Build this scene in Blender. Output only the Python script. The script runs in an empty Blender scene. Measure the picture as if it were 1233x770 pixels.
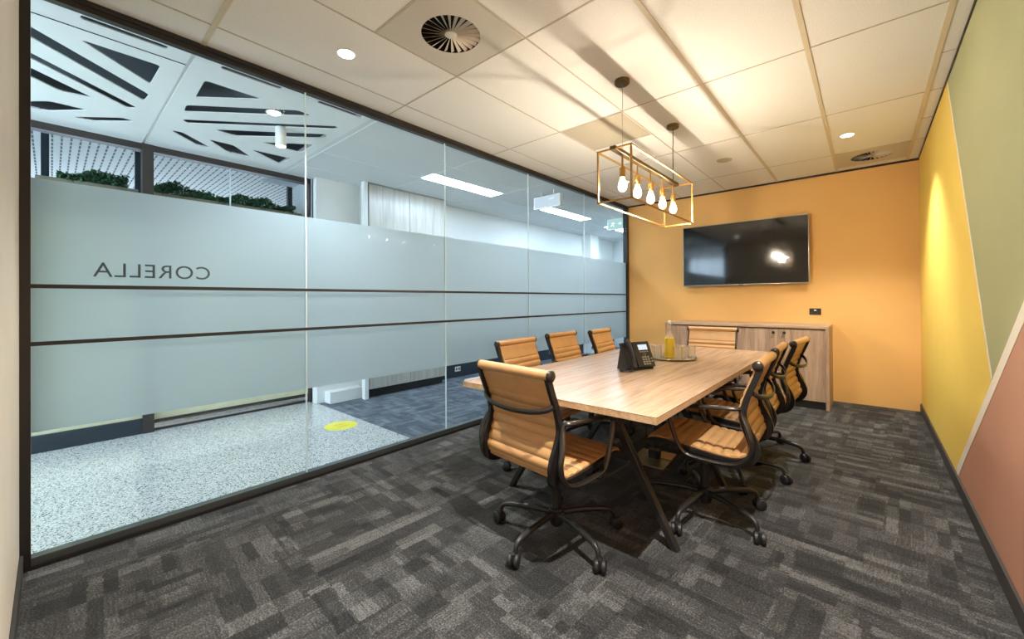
import bpy, bmesh, math, random
from mathutils import Vector, Matrix
random.seed(7)
PI = math.pi
C = bpy.context.scene.collection
scene = bpy.context.scene

# ------------------------------------------------------------------ measures
GX, RX, BY, NY, H = -2.883, 0.42, 6.095, -0.095, 2.70      # glass plane, right wall, back wall, near wall, ceiling
CX = -4.92                                                  # far side of the corridor

# ------------------------------------------------------------------ materials
def srgb(r, g, b):
    f = lambda c: (c / 255 / 12.92) if c <= 10 else ((c / 255 + .055) / 1.055) ** 2.4
    return (f(r), f(g), f(b), 1)

def new_mat(name):
    m = bpy.data.materials.new(name); m.use_nodes = True
    nt = m.node_tree; nt.nodes.clear()
    out = nt.nodes.new('ShaderNodeOutputMaterial')
    return m, nt, out

def N(nt, t, **kw):
    n = nt.nodes.new(t)
    for k, v in kw.items():
        if k in n.inputs.keys(): n.inputs[k].default_value = v
        else: setattr(n, k, v)
    return n

def ramp(nt, fac, stops):
    r = nt.nodes.new('ShaderNodeValToRGB')
    e = r.color_ramp.elements
    e[0].position, e[0].color = stops[0]
    e[1].position, e[1].color = stops[-1]
    for p, c in stops[1:-1]:
        x = e.new(p); x.color = c
    nt.links.new(fac, r.inputs[0])
    return r.outputs[0]

def pbr(name, col, rough=.5, metal=0, var=0.0, scale=8, bump=0.0, bscale=200, spec=.5, coat=0, sheen=0):
    m, nt, out = new_mat(name)
    b = N(nt, 'ShaderNodeBsdfPrincipled', Roughness=rough, Metallic=metal)
    b.inputs['Specular IOR Level'].default_value = spec
    b.inputs['Coat Weight'].default_value = coat
    b.inputs['Sheen Weight'].default_value = sheen
    tc = N(nt, 'ShaderNodeTexCoord')
    nz = N(nt, 'ShaderNodeTexNoise', Scale=scale, Detail=4.0)
    nt.links.new(tc.outputs['Object'], nz.inputs['Vector'])
    lo = tuple(max(0, c * (1 - var)) for c in col[:3]) + (1,)
    hi = tuple(min(1, c * (1 + var)) for c in col[:3]) + (1,)
    nt.links.new(ramp(nt, nz.outputs['Fac'], [(.3, lo), (.7, hi)]), b.inputs['Base Color'])
    if bump:
        n2 = N(nt, 'ShaderNodeTexNoise', Scale=bscale, Detail=3.0)
        nt.links.new(tc.outputs['Object'], n2.inputs['Vector'])
        bp = N(nt, 'ShaderNodeBump', Strength=bump, Distance=.002)
        nt.links.new(n2.outputs['Fac'], bp.inputs['Height'])
        nt.links.new(bp.outputs['Normal'], b.inputs['Normal'])
    nt.links.new(b.outputs[0], out.inputs[0])
    return m

def emit(name, col, s):
    m, nt, out = new_mat(name)
    e = N(nt, 'ShaderNodeEmission', Color=col, Strength=s)
    nt.links.new(e.outputs[0], out.inputs[0])
    return m

def wood(name, axis, c1, c2, c3, rough=.45, scale=1.0):
    m, nt, out = new_mat(name)
    b = N(nt, 'ShaderNodeBsdfPrincipled', Roughness=rough)
    tc = N(nt, 'ShaderNodeTexCoord')
    mp = N(nt, 'ShaderNodeMapping')
    s = [9.0 * scale, 9.0 * scale, 9.0 * scale]; s[axis] = .7 * scale
    mp.inputs['Scale'].default_value = s
    nt.links.new(tc.outputs['Object'], mp.inputs['Vector'])
    n1 = N(nt, 'ShaderNodeTexNoise', Scale=1.6, Detail=6.0, Roughness=.6, Distortion=.9)
    nt.links.new(mp.outputs[0], n1.inputs['Vector'])
    mp2 = N(nt, 'ShaderNodeMapping')
    s2 = [70.0 * scale] * 3; s2[axis] = 2.2 * scale
    mp2.inputs['Scale'].default_value = s2
    nt.links.new(tc.outputs['Object'], mp2.inputs['Vector'])
    n2 = N(nt, 'ShaderNodeTexNoise', Scale=1.5, Detail=4.0, Roughness=.65)
    nt.links.new(mp2.outputs[0], n2.inputs['Vector'])
    mx = N(nt, 'ShaderNodeMath', operation='MULTIPLY_ADD')
    nt.links.new(n2.outputs['Fac'], mx.inputs[0]); mx.inputs[1].default_value = .42
    m3 = N(nt, 'ShaderNodeMath', operation='MULTIPLY'); m3.inputs[1].default_value = .62
    nt.links.new(n1.outputs['Fac'], m3.inputs[0]); nt.links.new(m3.outputs[0], mx.inputs[2])
    col = ramp(nt, mx.outputs[0], [(.36, c1), (.52, c2), (.68, c3)])
    nt.links.new(col, b.inputs['Base Color'])
    bp = N(nt, 'ShaderNodeBump', Strength=.12, Distance=.001)
    nt.links.new(n2.outputs['Fac'], bp.inputs['Height']); nt.links.new(bp.outputs[0], b.inputs['Normal'])
    nt.links.new(b.outputs[0], out.inputs[0])
    return m

def carpet_mat(name, dark, mid, light):
    """carpet tiles: patches of woven dashes, each patch turned one way or the other"""
    m, nt, out = new_mat(name)
    L = nt.links.new
    b = N(nt, 'ShaderNodeBsdfPrincipled', Roughness=.95)
    b.inputs['Specular IOR Level'].default_value = .12
    b.inputs['Sheen Weight'].default_value = .08
    tc = N(nt, 'ShaderNodeTexCoord')
    rot = N(nt, 'ShaderNodeMapping'); rot.inputs['Rotation'].default_value = (0, 0, math.radians(3))
    L(tc.outputs['Object'], rot.inputs['Vector'])
    src = [rot.outputs[0]]
    def cell(sx, sy, off):
        mp = N(nt, 'ShaderNodeMapping'); mp.inputs['Scale'].default_value = (sx, sy, 1); mp.inputs['Location'].default_value = off
        L(src[0], mp.inputs['Vector'])
        fl = N(nt, 'ShaderNodeVectorMath', operation='FLOOR'); L(mp.outputs[0], fl.inputs[0])
        wn = N(nt, 'ShaderNodeTexWhiteNoise', noise_dimensions='2D'); L(fl.outputs[0], wn.inputs['Vector'])
        return wn.outputs['Value']
    def streak(sx, sy, det=3.0):
        mp = N(nt, 'ShaderNodeMapping'); mp.inputs['Scale'].default_value = (sx, sy, 1)
        L(rot.outputs[0], mp.inputs['Vector'])
        n = N(nt, 'ShaderNodeTexNoise', Scale=1.0, Detail=det, Roughness=.6); L(mp.outputs[0], n.inputs['Vector'])
        return n.outputs['Fac']
    def math_(op, a, c, cl=False):
        n = N(nt, 'ShaderNodeMath', operation=op); n.use_clamp = cl
        for i, v in enumerate((a, c)):
            if isinstance(v, (int, float)): n.inputs[i].default_value = v
            else: L(v, n.inputs[i])
        return n.outputs[0]
    # ragged edges: shift the coordinates a little by noise
    wob = N(nt, 'ShaderNodeTexNoise', Scale=60.0, Detail=2.0); L(rot.outputs[0], wob.inputs['Vector'])
    ws = N(nt, 'ShaderNodeVectorMath', operation='MULTIPLY_ADD')
    L(wob.outputs['Color'], ws.inputs[0]); ws.inputs[1].default_value = (.022, .022, 0); L(rot.outputs[0], ws.inputs[2])
    src[0] = ws.outputs[0]
    def pick(k, a_, c_):
        sel = math_('GREATER_THAN', cell(k, k, (k * .37, k * .21, 0)), .5)
        mx = N(nt, 'ShaderNodeMix'); L(sel, mx.inputs[0]); L(a_, mx.inputs[2]); L(c_, mx.inputs[3])
        return mx.outputs[0]
    l1 = pick(3.6, cell(5.5, 21, (.1, .4, 0)), cell(21, 5.5, (.7, .2, 0)))
    l2 = pick(2.3, cell(3.4, 11, (.5, .9, 0)), cell(11, 3.4, (.3, .6, 0)))
    st = pick(4.0, streak(16, 120), streak(120, 16))
    fine = streak(150, 150, 3.0)
    v = math_('MULTIPLY', l1, .17)
    v = math_('ADD', v, math_('MULTIPLY', l2, .14))
    v = math_('ADD', v, math_('MULTIPLY', st, .30))
    v = math_('ADD', v, math_('MULTIPLY', fine, .72))
    col = ramp(nt, v, [(.52, dark), (.70, mid), (.92, light)])
    L(col, b.inputs['Base Color'])
    bp = N(nt, 'ShaderNodeBump', Strength=.5, Distance=.004); L(v, bp.inputs['Height']); L(bp.outputs[0], b.inputs['Normal'])
    L(b.outputs[0], out.inputs[0])
    return m

def terrazzo_mat(name):
    m, nt, out = new_mat(name)
    L = nt.links.new
    b = N(nt, 'ShaderNodeBsdfPrincipled', Roughness=.16)
    tc = N(nt, 'ShaderNodeTexCoord')
    v1 = N(nt, 'ShaderNodeTexVoronoi', Scale=165.0); L(tc.outputs['Object'], v1.inputs['Vector'])
    sep = N(nt, 'ShaderNodeSeparateColor'); L(v1.outputs['Color'], sep.inputs[0])
    col = ramp(nt, sep.outputs[0], [(.0, srgb(62, 66, 70)), (.10, srgb(105, 108, 110)), (.24, srgb(206, 207, 205)), (.6, srgb(222, 222, 219)), (1, srgb(238, 238, 235))])
    v2 = N(nt, 'ShaderNodeTexVoronoi', Scale=340.0); L(tc.outputs['Object'], v2.inputs['Vector'])
    sep2 = N(nt, 'ShaderNodeSeparateColor'); L(v2.outputs['Color'], sep2.inputs[0])
    c2 = ramp(nt, sep2.outputs[1], [(.0, srgb(120, 122, 124)), (.15, srgb(205, 206, 204)), (1, srgb(235, 235, 232))])
    mx = N(nt, 'ShaderNodeMix', data_type='RGBA'); mx.blend_type = 'MULTIPLY'; mx.inputs[0].default_value = .7
    L(col, mx.inputs[6]); L(c2, mx.inputs[7]); L(mx.outputs[2], b.inputs['Base Color'])
    L(b.outputs[0], out.inputs[0])
    return m

def tile_mat(name, col):
    m, nt, out = new_mat(name)
    L = nt.links.new
    b = N(nt, 'ShaderNodeBsdfPrincipled', Roughness=.9); b.inputs['Specular IOR Level'].default_value = .2
    tc = N(nt, 'ShaderNodeTexCoord')
    n = N(nt, 'ShaderNodeTexNoise', Scale=130.0, Detail=4.0, Roughness=.7); L(tc.outputs['Object'], n.inputs['Vector'])
    lo = tuple(c * .9 for c in col[:3]) + (1,)
    L(ramp(nt, n.outputs['Fac'], [(.36, lo), (.56, col)]), b.inputs['Base Color'])
    bp = N(nt, 'ShaderNodeBump', Strength=.25, Distance=.002); L(n.outputs['Fac'], bp.inputs['Height']); L(bp.outputs[0], b.inputs['Normal'])
    L(b.outputs[0], out.inputs[0])
    return m

def slotted_ceiling_mat(name):
    """white acoustic lining with rows of dark dashes running along x"""
    m, nt, out = new_mat(name)
    L = nt.links.new
    b = N(nt, 'ShaderNodeBsdfPrincipled', Roughness=.7)
    tc = N(nt, 'ShaderNodeTexCoord'); sp = N(nt, 'ShaderNodeSeparateXYZ'); L(tc.outputs['Object'], sp.inputs[0])
    def mth(op, a, c=0.0, d=None):
        n = N(nt, 'ShaderNodeMath', operation=op)
        for i, v in enumerate((a, c) if d is None else (a, c, d)):
            if isinstance(v, (int, float)): n.inputs[i].default_value = v
            else: L(v, n.inputs[i])
        return n.outputs[0]
    ky = mth('MULTIPLY', sp.outputs['Y'], 1 / .068)
    row = mth('FLOOR', ky)
    fy = mth('FRACT', ky)
    kx = mth('ADD', mth('MULTIPLY', sp.outputs['X'], 1 / .16), mth('MULTIPLY', row, .5))
    fx = mth('FRACT', kx)
    d = mth('MULTIPLY', mth('LESS_THAN', fy, .24), mth('LESS_THAN', fx, .78))
    L(ramp(nt, d, [(.4, srgb(225, 228, 224)), (.6, srgb(60, 66, 68))]), b.inputs['Base Color'])
    L(b.outputs[0], out.inputs[0])
    return m

def clear_glass(name, tint=(.95, .985, .98, 1), refl=.5):
    """thin architectural glass: straight-through view plus Fresnel reflection"""
    m, nt, out = new_mat(name)
    L = nt.links.new
    t = N(nt, 'ShaderNodeBsdfTransparent', Color=tint)
    g = N(nt, 'ShaderNodeBsdfGlossy', Roughness=.0); g.inputs['Color'].default_value = (refl, refl, refl, 1)
    fr = N(nt, 'ShaderNodeFresnel', IOR=1.45)
    ge = N(nt, 'ShaderNodeNewGeometry')
    io = N(nt, 'ShaderNodeMix'); io.inputs[2].default_value = 1.45; io.inputs[3].default_value = 1 / 1.45
    L(ge.outputs['Backfacing'], io.inputs[0]); L(io.outputs[0], fr.inputs['IOR'])
    mx = N(nt, 'ShaderNodeMixShader'); L(fr.outputs[0], mx.inputs[0]); L(t.outputs[0], mx.inputs[1]); L(g.outputs[0], mx.inputs[2])
    L(mx.outputs[0], out.inputs[0])
    return m

def film_mat(name):
    m, nt, out = new_mat(name)
    L = nt.links.new
    t0 = N(nt, 'ShaderNodeBsdfTranslucent', Color=(.74, .79, .80, 1))
    rf = N(nt, 'ShaderNodeBsdfRefraction', Color=(.88, .93, .95, 1), Roughness=.5, IOR=1.12)
    tl = N(nt, 'ShaderNodeMixShader', Fac=.5); L(t0.outputs[0], tl.inputs[1]); L(rf.outputs[0], tl.inputs[2])
    df = N(nt, 'ShaderNodeBsdfDiffuse', Color=(.66, .72, .74, 1))
    tr = N(nt, 'ShaderNodeBsdfTransparent', Color=(1, 1, 1, 1))
    m1 = N(nt, 'ShaderNodeMixShader', Fac=.30); L(tl.outputs[0], m1.inputs[1]); L(df.outputs[0], m1.inputs[2])
    m2 = N(nt, 'ShaderNodeMixShader', Fac=.05); L(m1.outputs[0], m2.inputs[1]); L(tr.outputs[0], m2.inputs[2])
    L(m2.outputs[0], out.inputs[0])
    return m

M = {}
M['carpet'] = carpet_mat('carpet', srgb(29, 30, 30), srgb(58, 58, 57), srgb(114, 114, 112))
M['carpet_hall'] = carpet_mat('carpet_hall', srgb(58, 64, 72), srgb(92, 98, 106), srgb(136, 142, 148))
M['terrazzo'] = terrazzo_mat('terrazzo')
M['orange'] = pbr('orange_paint', srgb(230, 182, 110), .62, var=.02, scale=3, bump=.05, bscale=300)
M['yellow'] = pbr('yellow_paint', srgb(236, 202, 92), .6, var=.02, scale=3, bump=.05, bscale=300)
M['green'] = pbr('green_paint', srgb(166, 166, 122), .6, var=.02, scale=3, bump=.05, bscale=300)
M['pink'] = pbr('pink_paint', srgb(190, 138, 112), .6, var=.02, scale=3, bump=.05, bscale=300)
M['cream'] = pbr('cream_paint', srgb(236, 224, 204), .6)
M['beige'] = pbr('beige_paint', srgb(214, 204, 186), .6, var=.03, scale=4)
M['white'] = pbr('white_paint', srgb(228, 230, 228), .6, var=.015)
M['ceiltile'] = tile_mat('ceiling_tile', srgb(230, 227, 220))
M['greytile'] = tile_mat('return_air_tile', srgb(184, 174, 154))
M['halltile'] = tile_mat('hall_tile', srgb(218, 222, 222))
M['tee'] = pbr('grid_tee', srgb(206, 192, 166), .5, var=.02)
M['teethin'] = pbr('grid_tee_thin', srgb(186, 174, 154), .55, var=.02)
M['blackmetal'] = pbr('black_powdercoat', srgb(34, 32, 31), .42, var=.05)
M['channel'] = pbr('grey_channel', srgb(92, 98, 98), .35, metal=.6)
M['skirting'] = pbr('dark_skirting', srgb(52, 50, 48), .6)
M['leather'] = pbr('tan_leather', srgb(186, 142, 92), .42, var=.06, scale=14, bump=.18, bscale=420)
M['gunmetal'] = pbr('gunmetal', srgb(78, 74, 70), .28, metal=.85, var=.05)
M['rail'] = pbr('rail_black', srgb(30, 27, 26), .38, metal=.25)
M['plastic'] = pbr('black_plastic', srgb(32, 31, 31), .5, var=.06)
M['chrome'] = pbr('chrome', srgb(200, 196, 190), .15, metal=1)
M['oak'] = wood('table_oak', 1, srgb(142, 114, 90), srgb(168, 139, 112), srgb(186, 158, 131), .27)
M['oakedge'] = wood('table_oak_edge', 1, srgb(150, 118, 84), srgb(184, 152, 114), srgb(204, 174, 136), .5)
M['grey_oak'] = wood('sideboard_oak', 2, srgb(132, 106, 88), srgb(170, 141, 118), srgb(194, 166, 140), .5, 1.2)
M['grey_oak_h'] = wood('sideboard_oak_flat', 0, srgb(140, 112, 88), srgb(178, 148, 120), srgb(200, 172, 142), .5, 1.2)
M['brass'] = pbr('antique_brass', srgb(196, 150, 84), .3, metal=.9, var=.12, scale=20)
M['darkbrass'] = pbr('dark_brass', srgb(112, 92, 60), .35, metal=.85, var=.15, scale=20)
M['filament'] = emit('filament_glow', (1, .905, .76, 1), 3500)
def bulb_mat():
    m, nt, out = new_mat('bulb_glow')
    t = N(nt, 'ShaderNodeBsdfTransparent', Color=(1, .97, .92, 1)); e = N(nt, 'ShaderNodeEmission', Color=(1, .86, .62, 1), Strength=3.0)
    a = N(nt, 'ShaderNodeAddShader'); nt.links.new(t.outputs[0], a.inputs[0]); nt.links.new(e.outputs[0], a.inputs[1])
    nt.links.new(a.outputs[0], out.inputs[0]); return m
M['bulb'] = bulb_mat()
M['downlight'] = emit('downlight_glow', (1, .93, .82, 1), 30)
M['coolglow'] = emit('cool_led_panel', (.74, .88, 1, 1), 46)
M['glass'] = clear_glass('clear_glass', (.915, .962, 1, 1), .05)
def real_glass(name):
    m, nt, out = new_mat(name)
    g = N(nt, 'ShaderNodeBsdfGlass', IOR=1.45, Roughness=0.0); t = N(nt, 'ShaderNodeBsdfTransparent', Color=(.97, .97, .96, 1))
    mx = N(nt, 'ShaderNodeMixShader', Fac=.6); nt.links.new(g.outputs[0], mx.inputs[1]); nt.links.new(t.outputs[0], mx.inputs[2])
    nt.links.new(mx.outputs[0], out.inputs[0]); return m
M['tumbler'] = real_glass('tumbler_glass')
M['film'] = film_mat('frosted_film')
M['joint'] = pbr('clear_joint', srgb(214, 232, 236), .2)
M['stripe'] = pbr('black_strip', srgb(36, 33, 32), .5)
M['letters'] = pbr('sign_grey', srgb(88, 96, 98), .5)
M['screen'] = pbr('tv_screen', srgb(20, 19, 18), .07, spec=.75)
M['silver'] = pbr('silver_bezel', srgb(150, 146, 138), .3, metal=.9)
M['lcd'] = emit('phone_display', (.80, .86, 1, 1), .95)
M['key'] = pbr('phone_key', srgb(150, 144, 136), .5)
M['juice'] = pbr('orange_juice', srgb(255, 222, 70), .25)
M['water'] = clear_glass('ice_water', (.96, .97, .98, 1), .9)
M['tray'] = pbr('tray_metal', srgb(178, 166, 140), .22, metal=.9)
M['decal'] = pbr('yellow_vinyl', srgb(240, 226, 70), .4)
M['dark_frame'] = pbr('dark_window_frame', srgb(58, 50, 46), .45)
M['navy'] = pbr('dark_dado', srgb(40, 48, 56), .45, var=.1)
M['slotted'] = slotted_ceiling_mat('slotted_lining')
M['void'] = pbr('ceiling_void', srgb(92, 100, 108), .9)
M['panel'] = wood('pale_joinery', 2, srgb(160, 156, 146), srgb(184, 181, 172), srgb(200, 198, 190), .3)
M['pale'] = pbr('pale_laminate', srgb(222, 216, 204), .4)
M['warmpanel'] = pbr('warm_panel', srgb(206, 202, 168), .5, var=.06)
M['planterwood'] = pbr('planter_timber', srgb(150, 132, 104), .55, var=.1)
M['leaf'] = pbr('leaf_green', srgb(58, 96, 56), .5, var=.5, scale=30)
M['stem'] = pbr('soil_dark', srgb(40, 44, 34), .9)
M['white_plastic'] = pbr('white_plastic', srgb(232, 232, 228), .35)
M['exitgreen'] = emit('exit_face', (.62, .95, .86, 1), .9)
M['exitwhite'] = emit('exit_white', (1, 1, 1, 1), 1.6)
M['grille'] = pbr('grille_enamel', srgb(194, 187, 172), .45)
M['duct'] = pbr('duct_black', srgb(22, 22, 22), .8)
M['boxplate'] = pbr('floor_plate', srgb(150, 142, 118), .4, metal=.5)
M['orangebrass'] = pbr('floor_plate_rim', srgb(196, 150, 84), .45, metal=.4)

# ------------------------------------------------------------------ mesh builder
class MB:
    def __init__(s): s.bm = bmesh.new()
    def _xf(s, vs, mt):
        if mt is not None: bmesh.ops.transform(s.bm, matrix=mt, verts=vs)
    def box(s, x0, x1, y0, y1, z0, z1, bevel=0, mt=None):
        r = bmesh.ops.create_cube(s.bm, size=1)
        vs = r['verts']
        for v in vs:
            v.co = Vector(((x0 + x1) / 2 + v.co.x * (x1 - x0), (y0 + y1) / 2 + v.co.y * (y1 - y0), (z0 + z1) / 2 + v.co.z * (z1 - z0)))
        if bevel:
            es = list({e for v in vs for e in v.link_edges})
            g = bmesh.ops.bevel(s.bm, geom=es, offset=bevel, segments=2, affect='EDGES', profile=.6)
            vs = list({v for f in g['faces'] for v in f.verts} | {v for v in vs if v.is_valid})
        s._xf(vs, mt); return s
    def cyl(s, p, q, r0, r1=None, n=16, caps=True):
        p, q = Vector(p), Vector(q); r1 = r0 if r1 is None else r1
        d = q - p; L = d.length
        g = bmesh.ops.create_cone(s.bm, cap_ends=caps, segments=n, radius1=r0, radius2=r1, depth=L)
        mt = Matrix.Translation((p + q) / 2) @ d.to_track_quat('Z', 'Y').to_matrix().to_4x4()
        s._xf(g['verts'], mt); return s
    def tube(s, pts, r, n=10, closed=False, flat=None):
        """sweep a round (or flat=(a,b) elliptical) section along points; r may be a list"""
        P = [Vector(p) for p in pts]; k = len(P)
        rs = r if isinstance(r, (list, tuple)) else [r] * k
        up = Vector((0, 0, 1)); rings = []
        prev = None
        for i in range(k):
            if closed: t = P[(i + 1) % k] - P[i - 1]
            else: t = P[min(i + 1, k - 1)] - P[max(i - 1, 0)]
            t.normalize()
            if prev is None:
                ref = up if abs(t.z) < .9 else Vector((1, 0, 0))
                a = t.cross(ref).normalized()
            else:
                a = (prev - t * prev.dot(t)).normalized()
            prev = a; b = t.cross(a)
            fa, fb = flat if flat else (1, 1)
            rings.append([s.bm.verts.new(P[i] + a * (math.cos(2 * PI * j / n) * rs[i] * fa) + b * (math.sin(2 * PI * j / n) * rs[i] * fb)) for j in range(n)])
        m = k if closed else k - 1
        for i in range(m):
            A, B = rings[i], rings[(i + 1) % k]
            off = 0
            if closed and i == k - 1:
                off = min(range(n), key=lambda o: (A[0].co - B[o].co).length)
            for j in range(n):
                s.bm.faces.new((A[j], A[(j + 1) % n], B[(j + 1 + off) % n], B[(j + off) % n]))
        if not closed:
            s.bm.faces.new(rings[0][::-1]); s.bm.faces.new(rings[-1])
        return s
    def lathe(s, prof, n=24, mt=None, closed=False):
        """prof: list of (r,z)"""
        rings = []; vs = []
        for r, z in prof:
            if r < 1e-6:
                v = s.bm.verts.new((0, 0, z)); rings.append([v]); vs.append(v)
            else:
                ring = [s.bm.verts.new((r * math.cos(2 * PI * j / n), r * math.sin(2 * PI * j / n), z)) for j in range(n)]
                rings.append(ring); vs += ring
        for A, B in zip(rings[:-1], rings[1:]):
            for j in range(n):
                j2 = (j + 1) % n
                if len(A) == 1 and len(B) == 1: continue
                if len(A) == 1: s.bm.faces.new((A[0], B[j], B[j2]))
                elif len(B) == 1: s.bm.faces.new((A[j], A[j2], B[0]))
                else: s.bm.faces.new((A[j], A[j2], B[j2], B[j]))
        s._xf(vs, mt); return s
    def prism(s, poly, axis, a0, a1, mt=None):
        """polygon in the two other axes extruded along axis from a0 to a1"""
        def mk(u, v, w):
            return {0: (w, u, v), 1: (u, w, v), 2: (u, v, w)}[axis]
        A = [s.bm.verts.new(mk(u, v, a0)) for u, v in poly]
        B = [s.bm.verts.new(mk(u, v, a1)) for u, v in poly]
        k = len(poly)
        s.bm.faces.new(A); s.bm.faces.new(B[::-1])
        for i in range(k): s.bm.faces.new((A[i], B[i], B[(i + 1) % k], A[(i + 1) % k]))
        s._xf(A + B, mt); return s
    def quad(s, pts, mi=0):
        f = s.bm.faces.new([s.bm.verts.new(p) for p in pts]); f.material_index = mi; return s
    def ico(s, c, r, sub=2):
        g = bmesh.ops.create_icosphere(s.bm, subdivisions=sub, radius=r)
        s._xf(g['verts'], Matrix.Translation(c)); return s
    def obj(s, name, mat, parent=None, smooth=False, mt=None, fix=True):
        if fix: bmesh.ops.recalc_face_normals(s.bm, faces=s.bm.faces)
        if mt is not None: bmesh.ops.transform(s.bm, matrix=mt, verts=s.bm.verts)
        me = bpy.data.meshes.new(name)
        s.bm.to_mesh(me); s.bm.free()
        for mm in (mat if isinstance(mat, (list, tuple)) else [mat]): me.materials.append(M[mm] if isinstance(mm, str) else mm)
        if smooth:
            for p in me.polygons: p.use_smooth = True
            try: me.set_sharp_from_angle(angle=math.radians(38))
            except Exception: pass
        o = bpy.data.objects.new(name, me); C.objects.link(o)
        if parent is not None: o.parent = parent
        return o

def tag(o, label, cat, group=None):
    o['label'] = label; o['category'] = cat
    if group: o['group'] = group
    return o
def thing(name, label, cat, loc=(0, 0, 0), rz=0, group=None):
    o = bpy.data.objects.new(name, None); C.objects.link(o)
    o.empty_display_size = .1
    o.location = loc; o.rotation_euler = (0, 0, rz)
    return tag(o, label, cat, group)
def struct(o):
    o['kind'] = 'structure'; return o
def struct_empty(name):
    o = bpy.data.objects.new(name, None); C.objects.link(o); return struct(o)
def copy_tree(o, parent=None):
    c = o.copy(); C.objects.link(c); c.parent = parent
    for ch in list(o.children): copy_tree(ch, c)
    return c
def smooth_path(pts, n=6, closed=False):
    """Catmull-Rom through points"""
    P = [Vector(p) for p in pts]; k = len(P); out = []
    m = k if closed else k - 1
    for i in range(m):
        if closed: p0, p1, p2, p3 = P[i - 1], P[i], P[(i + 1) % k], P[(i + 2) % k]
        else: p0, p1, p2, p3 = P[max(i - 1, 0)], P[i], P[i + 1], P[min(i + 2, k - 1)]
        for j in range(n):
            t = j / n
            out.append(.5 * ((2 * p1) + (p2 - p0) * t + (2 * p0 - 5 * p1 + 4 * p2 - p3) * t * t + (3 * p1 - p0 - 3 * p2 + p3) * t ** 3))
    if not closed: out.append(P[-1])
    return out
def round_poly(poly, r):
    """cut every corner of a polygon with a small arc"""
    out = []; k = len(poly)
    for i in range(k):
        a, b, c = Vector(poly[i - 1]), Vector(poly[i]), Vector(poly[(i + 1) % k])
        u, v = (a - b), (c - b)
        rr = min(r, u.length * .4, v.length * .4)
        p, q = b + u.normalized() * rr, b + v.normalized() * rr
        for t in (0, .33, .67, 1):
            out.append(tuple((1 - t) ** 2 * p + 2 * t * (1 - t) * b + t * t * q))
    return out
def sheet_with_holes(name, outer, holes, z0, z1, mat, parent=None):
    """flat horizontal sheet with cut-outs, z0 (underside) to z1"""
    cu = bpy.data.curves.new(name, 'CURVE'); cu.dimensions = '2D'; cu.fill_mode = 'BOTH'; cu.extrude = (z1 - z0) / 2
    for poly in [outer] + holes:
        sp = cu.splines.new('POLY'); sp.points.add(len(poly) - 1); sp.use_cyclic_u = True
        for p, q in zip(sp.points, poly): p.co = (q[0], q[1], 0, 1)
    tmp = bpy.data.objects.new(name + '_curve', cu); C.objects.link(tmp)
    bpy.context.view_layer.update()
    me = bpy.data.meshes.new_from_object(tmp.evaluated_get(bpy.context.evaluated_depsgraph_get()))
    bpy.data.objects.remove(tmp); bpy.data.curves.remove(cu)
    me.materials.clear(); me.materials.append(M[mat]); me.name = name
    for v in me.vertices: v.co.z += (z0 + z1) / 2
    o = bpy.data.objects.new(name, me); C.objects.link(o)
    if parent: o.parent = parent
    return o

# ================================================================== THE SETTING
mb = MB(); mb.box(GX + .02, RX, NY, BY, -.08, 0); struct(mb.obj('floor', 'carpet'))
mb = MB(); mb.box(CX - 1.4, GX + .02, -3.6, 2.1, -.08, -.002); struct(mb.obj('floor_terrazzo', 'terrazzo'))
mb = MB(); mb.box(CX - .6, GX + .02, 2.1, 9.6, -.08, 0); struct(mb.obj('floor_hall', 'carpet_hall'))

# back wall
mb = MB(); mb.box(GX - .06, RX + .15, BY, BY + .12, 0, H + .1); struct(mb.obj('wall_back', 'orange'))
mb = MB(); mb.box(GX - .06, RX + .15, NY - .12, NY, 0, H + .1); struct(mb.obj('wall_near', 'beige'))
# right wall: one wall painted in three fields
def right_wall():
    mb = MB()
    y_end = BY + .12
    # line 1 (yellow | green) and line 2 (above | pink) in (y, z)
    l2 = lambda y: 1.16 - .70 * (y - 2.30)
    l1 = lambda z: 2.843 + (z - .882) / 1.502
    jy = 2.80; jz = l2(jy)
    y2 = 2.30 + 1.16 / .70
    y0 = NY - .12; Ht = H + .1
    yc = 2.30 - (Ht - 1.16) / .70                       # where line 2 meets the wall's head
    yc = max(yc, y0)
    X = RX
    mb.quad([(X, y2, 0), (X, y_end, 0), (X, y_end, Ht), (X, l1(Ht), Ht), (X, jy, jz)], 0)
    mb.quad([(X, jy, jz), (X, l1(Ht), Ht), (X, yc, Ht), (X, yc, min(Ht, l2(yc)))] if l2(yc) < Ht - 1e-3 else [(X, jy, jz), (X, l1(Ht), Ht), (X, yc, Ht)], 1)
    mb.quad([(X, y2, 0), (X, jy, jz), (X, yc, min(Ht, l2(yc))), (X, y0, l2(yc) if l2(yc) < Ht else Ht), (X, y0, 0)], 2)
    mb.quad([(X + .12, y0, 0), (X + .12, y0, Ht), (X + .12, y_end, Ht), (X + .12, y_end, 0)], 2)
    o = struct(mb.obj('wall_right', ['yellow', 'green', 'pink'], fix=False))
    # painted cream lines, a hair proud of the wall
    def strip(name, a, b, w):
        a, b = Vector(a), Vector(b); n = Vector((-(b - a).y, (b - a).x)).normalized() * w / 2
        m = MB(); m.prism([tuple(a + n), tuple(b + n), tuple(b - n), tuple(a - n)], 0, RX - .0015, RX + .001)
        struct(m.obj(name, 'cream'))
    strip('trim_1', (jy + .02, l2(jy) + .03), (l1(2.68), 2.68), .024)
    strip('trim_2', (2.30 + (1.16 - .085) / .70, .085), (yc, l2(yc)), .060)
right_wall()
mb = MB(); mb.box(RX - .012, RX, NY, BY, 0, .085, .002); struct(mb.obj('baseboard_right', 'skirting'))
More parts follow.
